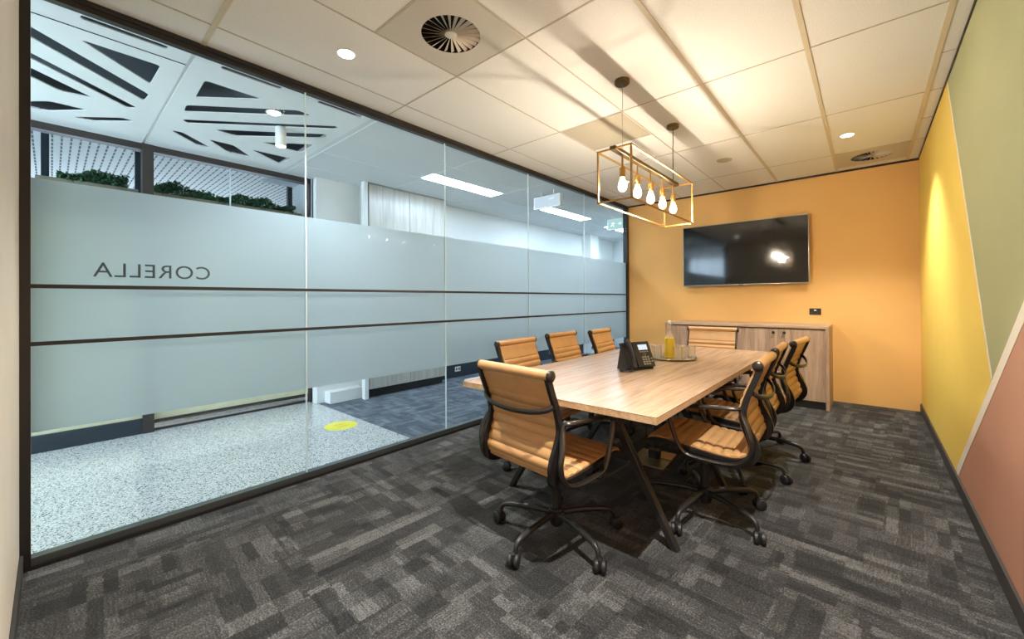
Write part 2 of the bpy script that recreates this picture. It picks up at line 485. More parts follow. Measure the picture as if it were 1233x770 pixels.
mb = MB(); mb.box(GX + .03, RX - .012, NY, NY + .012, 0, .085, .002); struct(mb.obj('baseboard_near', 'skirting'))
# shadow-line trims at the head of the walls
mb = MB(); mb.box(GX, RX, BY - .012, BY, H - .022, H); struct(mb.obj('trim_3', 'blackmetal'))
mb = MB(); mb.box(RX - .008, RX, NY, BY - .012, H - .012, H); struct(mb.obj('trim_4', 'blackmetal'))

# ceiling with its exposed grid
CG = [-2.627 + .592 * k for k in range(6)]
RG = [.579 + 1.196 * k for k in range(5)]
ceil = None
mb = MB()
# slab with openings for the two swirl diffusers
vx, vy = (CG[1] + CG[2]) / 2, RG[1] - .298
wx, wy = (CG[4] + CG[5]) / 2, RG[4] + .298
circ = lambda x, y, r, n=32: [(x + r * math.cos(2 * PI * i / n), y + r * math.sin(2 * PI * i / n)) for i in range(n)]
ceil = struct(sheet_with_holes('ceiling', [(GX, NY), (RX, NY), (RX, BY), (GX, BY)], [circ(vx, vy, .20), circ(wx, wy, .20)], H, H + .03, 'ceiltile'))
mb = MB(); mb.box(GX, RX, NY, BY, H + .25, H + .28); struct(mb.obj('ceiling_slab', 'duct'))
g = MB()
for k in (3, 4, 5): g.box(CG[k] - .013, CG[k] + .013, NY, BY, H - .004, H + .001)
g.box(GX, RX, RG[0] - .013, RG[0] + .013, H - .004, H + .001)
g.obj('grid_bar', 'tee', ceil)
g = MB()
for k in (0, 1, 2): g.box(CG[k] - .005, CG[k] + .005, NY, BY, H - .0025, H + .001)
for k in (1, 2, 3, 4): g.box(GX, RX, RG[k] - .005, RG[k] + .005, H - .0025, H + .001)
g.box(CG[1], CG[3], RG[1] - .592 - .005, RG[1] - .592 + .005, H - .0025, H + .001)
g.box(CG[1], CG[2], RG[2] + .592 - .005, RG[2] + .592 + .005, H - .0025, H + .001)
g.box(CG[5], RX, 3.57 - .004, 3.57 + .004, H - .0025, H + .001)
g.box(CG[5], RX, 4.77 - .004, 4.77 + .004, H - .0025, H + .001)
g.obj('grid_bar', 'teethin', ceil)

# ---- glazed partition: five panes between channels
post_l = MB(); post_l.box(GX - .05, GX + .02, NY, -.062, 0, H); struct(post_l.obj('trim_5', 'blackmetal'))
post_r = MB(); post_r.box(GX - .05, GX + .02, 6.035, BY, 0, H); struct(post_r.obj('trim_6', 'blackmetal'))
m = MB(); m.box(GX - .05, GX + .02, -.062, 6.035, H - .026, H, .002); m.box(GX - .03, GX + .012, -.062, 6.035, H - .055, H - .026, .002); struct(m.obj('trim_7', 'blackmetal'))
m = MB(); m.box(GX - .05, GX + .022, -.062, 6.035, 0, .018); struct(m.obj('trim_8', 'blackmetal'))
m = MB(); m.box(GX - .04, GX + .014, -.062, 6.035, .018, .052, .003); struct(m.obj('trim_9', 'channel'))
joints = [-.062, 1.149, 2.364, 3.567, 4.768, 6.035]
for i in range(5):
    y0, y1 = joints[i], joints[i + 1]
    w = struct_empty('window_%d' % (i + 1)); w.location = (GX, (y0 + y1) / 2, 0)
    hy = (y1 - y0) / 2
    m = MB(); m.box(-.005, .005, -hy + .004, hy - .004, .045, H - .05); m.obj('pane', 'glass', w)
    m = MB(); m.box(-.0075, -.0065, -hy, hy, .618, 1.795); m.obj('frosted_film', 'film', w)
    for z in (1.293, 1.027):
        m = MB(); m.box(.0055, .0085, -hy, hy, z - .0095, z + .0095); m.obj('stripe', 'stripe', w)
    if i < 4:
        m = MB(); m.box(-.005, .0052, hy - .004, hy + .004, .05, H - .05); m.obj('joint', 'joint', w)

# ---- corridor shell
mb = MB(); mb.box(CX - .12, CX, 2.08, 9.6, 0, 3.0); struct(mb.obj('wall_hall', 'white'))
mb = MB(); mb.box(CX - .2, GX + .02, 9.55, 9.67, 0, 3.0); struct(mb.obj('wall_hall_end', 'white'))
mb = MB(); mb.box(GX - .06, GX + .05, BY + .12, 9.6, 0, 3.0); struct(mb.obj('wall_hall_right', 'white'))
mb = MB(); mb.box(GX - .06, GX + .02, -3.6, NY, 0, 3.0); struct(mb.obj('wall_lobby', 'white'))
mb = MB(); mb.box(CX, CX + .014, 3.95, 9.55, 0, .62); struct(mb.obj('trim_10', 'navy'))
# hall ceiling: grid tiles beyond y=1.72
mb = MB(); mb.box(-5.6, GX, 1.72, 9.6, H, H + .03)
hc = struct(mb.obj('ceiling_hall', 'halltile'))
g = MB()
for x in (-3.47, -4.06, -4.62): g.box(x - .006, x + .006, 1.72, 9.6, H - .003, H + .001)
for k in range(1, 8): g.box(-5.6, GX, RG[1] + 1.196 * (k - 1) - .006 + .0, RG[1] + 1.196 * (k - 1) + .006, H - .003, H + .001)
g.obj('grid_bar', 'white', hc)
# hall ceiling: perforated feature panels
P2 = [[(-3.32, .68), (-3.32, 1.03), (-3.65, .69)],
      [(-3.84, .672), (-3.31, 1.265), (-3.33, 1.385), (-3.985, .684)],
      [(-4.17, .70), (-3.37, 1.60), (-3.42, 1.635), (-4.225, .745)],
      [(-4.205, .93), (-3.60, 1.615), (-3.69, 1.65), (-4.235, 1.09)],
      [(-4.225, 1.29), (-3.92, 1.645), (-4.235, 1.645)],
      [(-4.50, 1.29), (-4.48, 1.645), (-4.74, 1.625)],
      [(-4.50, .945), (-4.50, 1.14), (-4.74, 1.355), (-4.76, 1.165)],
      [(-4.50, .68), (-4.48, .755), (-4.74, 1.02), (-4.745, .915)]]
pill = lambda y0, y1: [(-3.075, y0), (-3.035, y0), (-3.035, y1), (-3.075, y1)]
holes2 = [round_poly(p, .03) for p in P2] + [round_poly(pill(.71, 1.06), .02), round_poly(pill(1.31, 1.655), .02)]
holes1 = [round_poly([(x, 1.135 - y) for x, y in p][::-1], .03) for p in P2] + [round_poly(pill(.10, .45), .02), round_poly(pill(-.5, -.15), .02)]
o = sheet_with_holes('ceiling_feature_panel', [(-5.06, .577), (GX, .577), (GX, 1.72), (-5.06, 1.72)], holes2, H, H + .007, 'white'); struct(o)
o = sheet_with_holes('ceiling_feature_panel', [(-5.06, -.6), (GX, -.6), (GX, .558), (-5.06, .558)], holes1, H, H + .007, 'white'); struct(o)
mb = MB(); mb.box(-5.06, GX, .555, .58, H + .008, H + .022); mb.box(-5.06, GX, -3.6, -.605, H, H + .022); struct(mb.obj('ceiling_lobby', 'white'))
mb = MB(); mb.box(-5.06, GX, -3.6, 1.72, H + .11, H + .13); struct(mb.obj('ceiling_void', 'void'))
mb = MB(); mb.box(-3.192, -3.186, -.6, .556, H - .003, H + .001); struct(mb.obj('trim_11', 'skirting'))

# ---- shopfront across the corridor
SX = -5.06
m = MB(); m.box(SX - .10, SX, -3.6, 2.1, 2.64, 2.75); struct(m.obj('trim_12', 'dark_frame'))
for i, (y0, y1) in enumerate(((.56, .64), (2.06, 2.13))):
    m = MB(); m.box(SX - .10, SX + (.012 if i == 0 else 0), y0, y1, 0, 2.70); struct(m.obj('trim_%d' % (13 + i), 'dark_frame'))
mb = MB(); mb.box(SX - .10, SX - .03, -3.6, .56, .125, 1.95); struct(mb.obj('wall_shopfront', 'warmpanel'))
mb = MB(); mb.box(SX - .10, SX - .06, .64, 2.06, .10, 1.95); struct(mb.obj('wall_shopfront_slider', 'warmpanel'))
mb = MB(); mb.box(SX - .10, SX, -3.6, .56, 0, .138, .003); struct(mb.obj('baseboard_shopfront', 'navy'))
mb = MB(); mb.box(SX - .10, SX - .04, .64, 2.06, .0, .022); mb.box(SX - .10, SX - .05, .64, 2.06, .075, .10); struct(mb.obj('trim_15', 'dark_frame'))
mb = MB(); mb.box(SX - .10, SX - .035, .64, 2.06, .035, .07, .004); struct(mb.obj('trim_16', 'chrome'))
for i, (y0, y1) in enumerate(((-3.6, .56), (.64, 1.26), (1.27, 2.06))):
    w = struct_empty('window_%d' % (6 + i)); w.location = (SX - .05, (y0 + y1) / 2, 0)
    h = (y1 - y0) / 2
    m = MB(); m.box(-.004, .004, -h, h, 1.95, 2.64); m.obj('pane', 'glass', w)
    if i == 2:
        m = MB(); m.box(-.006, .006, -h - .012, -h, 1.95, 2.64); m.obj('joint', 'joint', w)
# the room behind the shopfront: slotted lining overhead, back wall
mb = MB(); mb.box(-9.5, SX - .10, -3.6, 4.5, 2.95, 3.0); struct(mb.obj('ceiling_office', 'slotted'))
mb = MB(); mb.box(-9.6, -9.5, -3.6, 4.5, 0, 3.0); mb.box(-9.5, SX - .1, 4.4, 4.5, 0, 3.0); struct(mb.obj('wall_office', 'white'))
mb = MB(); mb.box(-9.5, SX - .1, -3.6, 4.5, -.08, 0); struct(mb.obj('floor_office', 'carpet_hall'))
for i, y in enumerate((-.04, .655, 2.26)):
    m = MB(); m.box(-6.26, -6.20, y - .028, y + .028, 0, 2.95); struct(m.obj('trim_%d' % (17 + i), 'navy'))
mb = MB(); mb.box(-9.6, GX, -3.7, -3.6, 0, 3.0); struct(mb.obj('wall_lobby_end', 'white'))

# planter with hedge on the ledge behind the shopfront glass
def planter(y0, y1, label):
    t = thing('planter_box', label, 'planter', (-5.33, (y0 + y1) / 2, 1.95))
    h = (y1 - y0) / 2
    m = MB(); m.box(-.11, .11, -h, h, 0, .345, .004); m.obj('trough', 'planterwood', t)
    m = MB()
    R = random.Random(int(y0 * 100) + 5)
    for _ in range(int(2800 * (y1 - y0))):
        ly = R.uniform(-h + .13 if y0 < 0 else -h + .01, h - .07)
        bump = .105 + .03 * math.sin(ly * 9) + .02 * math.sin(ly * 23 + 1)
        c = Vector((R.uniform(-.10, .12), ly, .335 + R.random() ** .8 * bump))
        d = Vector((R.uniform(-1, 1), R.uniform(-1, 1), R.uniform(-.1, 1))).normalized() * R.uniform(.014, .026)
        s = d.cross(Vector((R.uniform(-1, 1), R.uniform(-1, 1), .3))).normalized() * R.uniform(.006, .011)
        a, b, cc, e = c - d, c + s, c + d, c - s
        n = d.cross(s).normalized() * .003
        m.quad([a, b, cc + n, e])
    f = m.obj('foliage', 'leaf', t, fix=False); f['kind'] = 'stuff'
planter(-.09, .55, 'planter trough with low green hedge behind the shopfront, beside the thick dark post')
planter(.66, 2.04, 'long planter trough with low green hedge behind the jointed shopfront glass')
mb = MB(); mb.box(-5.46, SX - .10, -3.6, 2.1, 1.88, 1.95); struct(mb.obj('trim_20', 'warmpanel'))

# column and joinery on the corridor's far side
mb = MB(); mb.box(-5.34, -5.12, 2.32, 2.72, .137, 2.86); struct(mb.obj('wall_pier', 'white'))
mb = MB(); mb.box(-5.6, -5.0, 2.08, 2.12, .3, 2.86); struct(mb.obj('wall_return', 'white'))
t = thing('plinth', 'low white plinth on the terrazzo edge beside the sliding track', 'plinth', (-5.0, 2.38, 0))
m = MB(); m.box(-.26, .22, -.205, .215, 0, .124, .003); m.obj('body', 'white', t)
m = MB(); m.box(-.26, .222, -.207, .217, .124, .138, .003); m.obj('top', 'white_plastic', t)
m = MB(); m.box(-4.73, -4.66, 2.55, 2.60, 0, H); struct(m.obj('trim_21', 'white'))
t = thing('joinery_cupboard', 'tall pale grained cupboard bank on the far side of the corridor', 'cupboard', (-4.79, 3.22, 0))
m = MB(); m.box(-.125, .10, -.60, .60, .11, H - .005, .002); m.obj('carcass', 'panel', t)
m = MB(); m.box(-.125, .05, -.60, .60, 0, .11); m.obj('kickboard', 'skirting', t)
for k in range(2):
    m = MB(); m.box(.10, .118, -.597 + .6 * k, -.003 + .6 * k, .115, H - .01, .002); m.obj('door', 'panel', t)
mb = MB(); mb.box(CX, -4.70, 8.05, 8.42, 0, H); struct(mb.obj('wall_hall_column', 'white'))
t = tag(MB().box(-4.46, -3.7, 4.0, 4.62, 0, .06, .006).obj('platform', 'pale'), 'low pale timber platform lying on the corridor carpet', 'platform')

def outlet(name, label, loc, rz, mat_plate, mat_in, w=.075, h=.115, cat='socket'):
    t = thing(name, label, cat, loc, rz)
    m = MB(); m.box(-w / 2, w / 2, 0, .008, -h / 2, h / 2, .002); m.obj('face_plate', mat_plate, t)
    return t
for i, (y, z, lab) in enumerate(((4.26, .17, 'white double socket on the dark dado by the pale platform'), (8.15, .42, 'white socket on the dark dado at the far end of the corridor'))):
    t = outlet('wall_socket', lab, (CX + .014, y, z - .04), -PI / 2, 'white_plastic', 'plastic', .11, .075)
    for dx in (-.027, .027):
        m = MB(); m.box(dx - .012, dx + .012, .008, .011, -.02, .02, .001); m.obj('socket_insert', 'plastic', t)

# floor decal
t = thing('floor_marker', 'round yellow standing-spot sticker on the terrazzo floor', 'sticker', (-3.885, 1.872, -.002))
m = MB(); m.lathe([(0, 0), (.15, 0), (.15, .0012), (.142, .0016), (0, .0016)], 40); m.obj('disc', 'decal', t)
m = MB()
for dx in (-.035, .035): m.prism(round_poly([(dx - .016, -.05), (dx + .016, -.05), (dx + .02, .05), (dx - .02, .05)], .012), 2, .0016, .0022)
m.obj('footprint_print', pbr('marker_print', srgb(226, 206, 60), .4), t)

# CORELLA on the corridor face of the first pane
cu = bpy.data.curves.new('room_sign', 'FONT'); cu.body = 'CORELLA'; cu.size = .105; cu.space_character = 1.10; cu.extrude = .0006
cu.align_x = 'CENTER'
tmp = bpy.data.objects.new('tmp_text', cu); C.objects.link(tmp); bpy.context.view_layer.update()
me = bpy.data.meshes.new_from_object(tmp.evaluated_get(bpy.context.evaluated_depsgraph_get()))
bpy.data.objects.remove(tmp); bpy.data.curves.remove(cu)
xs = [v.co.x for v in me.vertices]; ys = [v.co.y for v in me.vertices]
sx = .476 / (max(xs) - min(xs)); sy = .073 / (max(ys) - min(ys)); xc = (max(xs) + min(xs)) / 2; yb = min(ys)
for v in me.vertices:
    v.co = Vector((-(v.co.z) - .0058, -(v.co.x - xc) * sx, (v.co.y - yb) * sy))
me.materials.clear(); me.materials.append(M['letters'])
sign = bpy.data.objects.new('room_sign', me); C.objects.link(sign)
sign.location = (GX, .375, 1.345)
tag(sign, 'thin grey room name CORELLA applied to the frosted glass, seen mirrored', 'sign')

# exit signs and hall lights
def exit_sign(loc, w, h, label, pict):
    t = thing('exit_sign', label, 'exit sign', loc)
    m = MB(); m.box(-w / 2, w / 2, .0, .05, -h / 2, h / 2, .004); m.obj('housing', 'white_plastic', t)
    m = MB(); m.box(-w / 2 + .012, w / 2 - .012, -.004, 0, -h / 2 + .012, h / 2 - .012); m.obj('lit_face', 'exitgreen' if pict else M['exitpale'], t)
    for dx in (-.1, .1):
        m = MB(); m.cyl((dx, .025, h / 2), (dx, .025, H - loc[2]), .006, n=8); m.obj('hanger', 'white_plastic', t)
    if pict:
        m = MB()
        u = h / .2
        m.lathe([(0, -.006), (.012 * u, -.006), (.012 * u, -.004)], 14, Matrix.Translation((-.06, 0, .045 * u)) @ Matrix.Rotation(PI / 2, 4, 'X') @ Matrix.Translation((0, 0, .009)))
        def stroke(a, b, r): m.cyl((a[0], -.006, a[1]), (b[0], -.006, b[1]), r, n=8)
        stroke((-.06, .03 * u), (-.075, -.01 * u), .009); stroke((-.075, -.01 * u), (-.05, -.05 * u), .008); stroke((-.075, -.01 * u), (-.11, -.04 * u), .008)
        stroke((-.06, .025 * u), (-.03, .0), .006); stroke((-.06, .025 * u), (-.1, .01), .006)
        m.obj('running_figure', 'exitwhite', t); m = MB()
        stroke((.03, 0), (.09, 0), .007); stroke((.09, 0), (.065, .025 * u), .006); stroke((.09, 0), (.065, -.025 * u), .006)
        m.obj('arrow', 'exitwhite', t)
M['exitpale'] = emit('exit_pale', (.80, .91, .97, 1), .9)
exit_sign((-3.25, 4.42, 2.545), .44, .165, 'blank pale exit lightbox hanging from the corridor ceiling in front of a strip light', False)
exit_sign((-3.30, 6.55, 2.545), .36, .19, 'exit lightbox with running figure and arrow hanging by the back wall corner', True)
for i, (y0, y1, lab) in enumerate(((2.95, 4.13, 'long white recessed strip light by the tall pale cupboard'),
                                   (5.25, 6.52, 'long white recessed strip light beyond the blank exit lightbox'),
                                   (7.45, 8.65, 'long white recessed strip light at the far end of the corridor'))):
    t = thing('strip_light', lab, 'ceiling light', (-3.91, (y0 + y1) / 2, H), 0, 'corridor strip lights')
    hh = (y1 - y0) / 2
    m = MB(); m.box(-.125, .125, -hh - .01, hh + .01, -.004, .0); m.obj('frame', 'white_plastic', t)
    m = MB(); m.box(-.113, .113, -hh, hh, -.0065, -.003); m.obj('diffuser', 'coolglow', t)

def downlight(label, loc, power, col, size=.75, spread=105, glow='downlight'):
    t = thing('downlight', label, 'ceiling light', loc)
    m = MB(); m.lathe([(.045, -.001), (.052, -.004), (.058, -.003), (.058, .0), (.045, 0)], 28); m.obj('trim_ring', 'white_plastic', t, True)
    m = MB(); m.lathe([(0, -.0025), (.045, -.0025), (.045, -.0005), (0, -.0005)], 28); m.obj('lens', glow, t)
    l = bpy.data.lights.new('lamp', 'SPOT'); l.energy = power; l.color = col; l.spot_size = math.radians(spread); l.spot_blend = size; l.shadow_soft_size = .016
    lo = bpy.data.objects.new('lamp', l); C.objects.link(lo); lo.parent = t; lo.location = (0, 0, -.02)
    return t
WARM = (1, .965, .915)
downlight('bright recessed downlight in the ceiling tile beside the near round air vent', (-2.34, 1.17, H), 190, WARM)
downlight('bright recessed downlight in the ceiling tile in front of the far round air vent', (-.13, 4.797, H), 215, WARM)
downlight('recessed downlight in the ceiling above the right of the camera', (-.13, 1.0, H), 420, WARM)
downlight('recessed downlight in the ceiling behind the pendant lamp', (-2.30, 4.80, H), 120, WARM)
downlight('recessed downlight in the white perforated corridor ceiling', (-3.493, 1.157, H - .0), 90, (.82, .92, 1))
# surface cylinder light
t = thing('ceiling_spotlight', 'white cylinder downlight under the perforated corridor ceiling', 'ceiling light', (-3.75, 1.294, H))
m = MB(); m.lathe([(0, 0), (.042, 0), (.042, -.16), (.037, -.16), (.037, -.15), (0, -.15)], 28); m.obj('body', 'white_plastic', t, True)
m = MB(); m.lathe([(0, -.152), (.037, -.152), (.037, -.150), (0, -.150)], 28); m.obj('lens', 'coolglow', t)

# ================================================================== CEILING FITTINGS
def swirl(label, x, y):
    t = thing('air_vent', label, 'air vent', (x, y, H))
    sheet = sheet_with_holes('face_plate', [(-.288, -.288), (.288, -.288), (.288, .288), (-.288, .288)], [circ(0, 0, .163, 48)], -.003, .0005, 'grille', t)
    m = MB(); m.lathe([(0, .12), (.185, .12), (.185, 0.004), (.19, .004), (.19, .125), (0, .125)], 32); m.obj('duct_box', 'duct', t)
    m = MB()
    for i in range(24):
        a = 2 * PI * i / 24
        mt = Matrix.Rotation(a, 4, 'Z')
        r0, r1 = .030, .163
        w0, w1 = .0055, .0245
        pts = [(r0, w0 / 2, .000), (r1, w1 / 2, .000), (r1, -w1 / 2 * .5, .012), (r0, -w0 / 2, .008)]
        vs = [m.bm.verts.new(mt @ Vector(p)) for p in pts] + [m.bm.verts.new(mt @ (Vector(p) + Vector((0, 0, -.0015)))) for p in pts]
        m.bm.faces.new(vs[:4]); m.bm.faces.new(vs[4:][::-1])
        for k in range(4): m.bm.faces.new((vs[k], vs[(k + 1) % 4], vs[4 + (k + 1) % 4], vs[4 + k]))
    m.obj('vane', 'grille', t)
    m = MB(); m.lathe([(0, -.004), (.026, -.004), (.034, -.001), (.034, .012), (0, .012)], 24); m.obj('hub', 'grille', t, True)
swirl('square plate air vent with round swirl grille by the downlight near the glass wall', vx, vy)
swirl('air vent with round swirl grille in the ceiling corner over the yellow wall', wx, wy)
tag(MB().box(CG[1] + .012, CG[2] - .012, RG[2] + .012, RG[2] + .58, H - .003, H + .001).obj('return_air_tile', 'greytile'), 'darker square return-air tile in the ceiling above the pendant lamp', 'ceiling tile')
t = thing('ceiling_speaker', 'flat round ceiling speaker disc between pendant and back wall', 'speaker', (-1.144, 4.76, H))
m = MB(); m.lathe([(0, -.006), (.06, -.006), (.072, -.002), (.075, 0), (0, 0)], 32); m.obj('cover', 'teethin', t, True)
m = MB(); m.lathe([(.066, -.0055), (.070, -.0045), (.070, -.002), (.066, -.002)], 32); m.obj('rim', 'teethin', t, True)

# ================================================================== PENDANT LAMP
LX, L0, L1, LZ0, LZ1, LW = -1.24, 2.433, 3.617, 1.862, 2.204, .1185
t = thing('pendant_lamp', 'open brass box pendant lamp with five glowing bulbs over the table', 'lamp', (LX, 3.03, LZ0))
lx = lambda y: y - 3.03
m = MB(); r = .0052
def bar(a, b): m.box(min(a[0], b[0]) - r, max(a[0], b[0]) + r, min(a[1], b[1]) - r, max(a[1], b[1]) + r, min(a[2], b[2]) - r, max(a[2], b[2]) + r)
hz = LZ1 - LZ0
for sx in (-LW, LW):
    for z in (0, hz): bar((sx, lx(L0), z), (sx, lx(L1), z))
    for y in (L0, L1): bar((sx, lx(y), 0), (sx, lx(y), hz))
for y in (L0, L1):
    for z in (0, hz): bar((-LW, lx(y), z), (LW, lx(y), z))
m.obj('frame', 'brass', t)
m = MB(); m.box(-.021, .021, lx(L0) - .022, lx(L1) - .035, hz - .012, hz + .012, .002); m.obj('top_bar', 'darkbrass', t)
for i in range(5):
    y = lx(2.551 + .2365 * i)
    s = MB(); s.cyl((0, y, hz - .01), (0, y, .242), .006, n=10); so = s.obj('stem', 'brass', t, True)
    s = MB(); s.lathe([(0, .245), (.018, .245), (.0205, .238), (.0205, .185), (.018, .178), (0, .178)], 20, Matrix.Translation((0, y, 0))); s.obj('bulb_holder', 'brass', so, True)
    s = MB(); s.lathe([(0, .180), (.013, .178), (.016, .165), (.024, .145), (.030, .123), (.029, .105), (.021, .088), (.010, .081), (0, .080)], 20, Matrix.Translation((0, y, 0))); s.obj('bulb', 'bulb', so, True)
    s = MB(); s.cyl((0, y, .105), (0, y, .145), .0045, n=10); s.obj('filament', 'filament', so, True)
for y in (2.557, 3.506):
    s = MB(); s.lathe([(0, H - LZ0), (.05, H - LZ0), (.05, H - LZ0 - .022), (.044, H - LZ0 - .028), (0, H - LZ0 - .028)], 28, Matrix.Translation((0, lx(y), 0))); cn = s.obj('ceiling_rose', 'darkbrass', t, True)
    s = MB()
    pts = [(0, lx(y), H - LZ0 - .02), (0, lx(y) + .004, H - LZ0 - .12), (0, lx(y) - .003, H - LZ0 - .25), (0, lx(y), hz)]
    s.tube(smooth_path(pts), .0035 if y > 3 else .0018, 8); s.obj('cable', 'plastic' if y > 3 else 'silver', cn)

# ================================================================== TABLE
TX0, TX1, TY0, TY1, TZ = -1.79, -.638, 1.595, 4.22, .74
t = thing('conference_table', 'long oak conference table on black splayed steel legs', 'table', ((TX0 + TX1) / 2, (TY0 + TY1) / 2, 0))
tx, ty = (TX0 + TX1) / 2, (TY0 + TY1) / 2
m = MB(); m.box(TX0 - tx, TX1 - tx, TY0 - ty, TY1 - ty, TZ - .004, TZ, .0012); m.obj('tabletop', 'oak', t)
m = MB(); m.box(TX0 - tx + .0005, TX1 - tx - .0005, TY0 - ty + .0005, TY1 - ty - .0005, TZ - .031, TZ - .0042); m.obj('edge_band', 'oakedge', t)
m = MB(); m.box(-.17, .17, -.95, .95, TZ - .075, TZ - .031, .003); m.obj('under_beam', 'blackmetal', t)
for y in (1.99, 2.87, 3.75):
    for s in (-1, 1):
        top = Vector((s * .125, y - ty, TZ - .035)); foot = Vector((s * .508 + (-.035 if s < 0 else 0), y - ty, 0))
        m = MB()
        d = (foot - top)
        # tapering flat bar
        w0, w1, dp = .028, .017, .020
        px = Vector((1, 0, 0))
        vs = []
        for c, w in ((top, w0), (foot, w1)):
            vs.append([m.bm.verts.new(c + Vector((a * w, b * dp, 0))) for a, b in ((-1, -1), (1, -1), (1, 1), (-1, 1))])
        A, B = vs
        m.bm.faces.new(A); m.bm.faces.new(B[::-1])
        for k in range(4): m.bm.faces.new((A[k], B[k], B[(k + 1) % 4], A[(k + 1) % 4]))
        lg = m.obj('leg', 'blackmetal', t)
        md = lg.modifiers.new('soft', 'BEVEL'); md.width = .004; md.segments = 2

# ================================================================== CHAIRS  (built facing +Y, hub on the origin)
PROF = [(-.300, .885), (-.280, .830), (-.254, .765), (-.232, .700), (-.222, .650), (-.226, .605), (-.240, .560), (-.256, .515), (-.262, .478), (-.250, .447), (-.220, .428), (-.175, .420), (-.100, .423), (0, .433), (.10, .443), (.17, .447), (.215, .444), (.240, .432)]
def chair_proto():
    t = thing('office_chair', '-', 'chair')
    path = [Vector((0, f, z)) for f, z in PROF]
    fine = smooth_path(path, 14)
    # resample by arc length
    ds = [0]
    for a, b in zip(fine[:-1], fine[1:]): ds.append(ds[-1] + (b - a).length)
    tot = ds[-1]
    def at(s):
        s = max(0, min(tot, s)); import bisect
        i = min(max(bisect.bisect_left(ds, s), 1), len(ds) - 1)
        u = (s - ds[i - 1]) / max(ds[i] - ds[i - 1], 1e-9)
        p = fine[i - 1].lerp(fine[i], u); tg = (fine[i] - fine[i - 1]).normalized()
        return p, Vector((0, -tg.z, tg.y))            # normal, towards the sitter
    split = next(s for s in [k * .002 for k in range(int(tot / .002))] if at(s)[0].z < .452 and at(s)[0].y < -.2)
    def sling(s0, s1, hw, rib0):
        m = MB(); step = .0045; k = int((s1 - s0) / step); pitch = .046
        rows = []
        for i in range(k + 1):
            s = s0 + (s1 - s0) * i / k
            p, n = at(s)
            rel = s - rib0
            if rel < 0: th = .0115
            else:
                q = abs(math.sin(PI * rel / pitch)); th = .0042 + .0090 * q ** .55
            edge = min(1, min(s - s0, s1 - s) / .012 + .35)
            th *= edge
            xs = [-hw, -hw + .010, -hw * .5, 0, hw * .5, hw - .010, hw]
            ring = []
            for sgn in (1, -1):
                row = []
                for x in (xs if sgn == 1 else xs[::-1]):
                    tt = th * (.85 if abs(x) > hw - .004 else 1)
                    row.append(m.bm.verts.new((x, p.y + n.y * tt * sgn, p.z + n.z * tt * sgn)))
                ring += row
            rows.append(ring)
        L = len(rows[0])
        for A, B in zip(rows[:-1], rows[1:]):
            for j in range(L): m.bm.faces.new((A[j], A[(j + 1) % L], B[(j + 1) % L], B[j]))
        m.bm.faces.new(rows[0]); m.bm.faces.new(rows[-1][::-1])
        return m
    hw = .222
    sling(.012, split, hw, .118).obj('backrest', 'leather', t, True)
    sling(split, tot, hw, split).obj('seat', 'leather', t, True)
    # side rails: a deep channel following the same line
    for sg in (-1, 1):
        m = MB(); rows = []
        for i in range(70):
            s = tot * i / 69
            p, n = at(s)
            z0 = split
            dep = .026 + .020 * math.exp(-((s - split + .03) / .13) ** 2)
            if s > split + .1: dep = max(.020, dep - .008)
            inn, out = sg * (hw - .002), sg * (hw + .017)
            fr = .001
            rows.append([m.bm.verts.new((inn, p.y + n.y * fr, p.z + n.z * fr)), m.bm.verts.new((out, p.y + n.y * fr, p.z + n.z * fr)),
                         m.bm.verts.new((out, p.y - n.y * dep, p.z - n.z * dep)), m.bm.verts.new((inn, p.y - n.y * dep, p.z - n.z * dep))])
        for A, B in zip(rows[:-1], rows[1:]):
            for j in range(4): m.bm.faces.new((A[j], A[(j + 1) % 4], B[(j + 1) % 4], B[j]))
        m.bm.faces.new(rows[0]); m.bm.faces.new(rows[-1][::-1])
        ro = m.obj('side_rail', 'rail', t, True)
    # head roll with caps
    p0 = Vector((0, -.302, .890))
    m = MB(); m.cyl((-.236, p0.y, p0.z), (.236, p0.y, p0.z), .0235, n=24)
    hr = m.obj('head_roll', 'leather', t, True)
    for sg in (-1, 1):
        m = MB(); m.lathe([(0, .012), (.012, .012), (.019, .009), (.0245, .004), (.0245, -.008), (0, -.008)], 24, Matrix.Translation((sg * .240, p0.y, p0.z)) @ Matrix.Rotation(sg * PI / 2, 4, 'Y'))
        m.obj('end_cap', 'gunmetal', hr, True)
    # curved brace behind the back
    m = MB()
    pts = [(-.230, -.278, .757), (-.202, -.300, .738), (-.12, -.322, .722), (0, -.332, .716), (.12, -.322, .722), (.202, -.300, .738), (.230, -.278, .757)]
    m.tube(smooth_path(pts), .0115, 10, flat=(.55, 1.1)); m.obj('back_brace', 'gunmetal', t, True)
    # seat cross spreaders
    m = MB()
    for f, z in ((-.10, .402), (.09, .417)):
        m.tube(smooth_path([(-.23, f, z), (-.12, f, z - .022), (0, f, z - .03), (.12, f, z - .022), (.23, f, z)]), .013, 10)
    m.obj('seat_spreader', 'rail', t, True)
    # arm loops
    for sg in (-1, 1):
        X0, X1 = sg * .244, sg * .268
        q = [(X0, -.226, .672), (X1, -.190, .676), (X1, -.05, .664), (X1, .075, .650), (X1, .108, .634), (X1, .110, .600), (X1, .095, .540), (X1, .066, .462), (X1, .040, .420), (X1, .0, .402),
             (X1, -.09, .396), (X1, -.165, .398), (X1, -.225, .414), (X1, -.264, .455), (X1, -.278, .51), (X1, -.266, .57), (X0, -.236, .640)]
        m = MB(); m.tube(smooth_path(q, 5, True), .0125, 10, closed=True, flat=(1.15, .9)); m.obj('armrest', 'gunmetal', t, True)
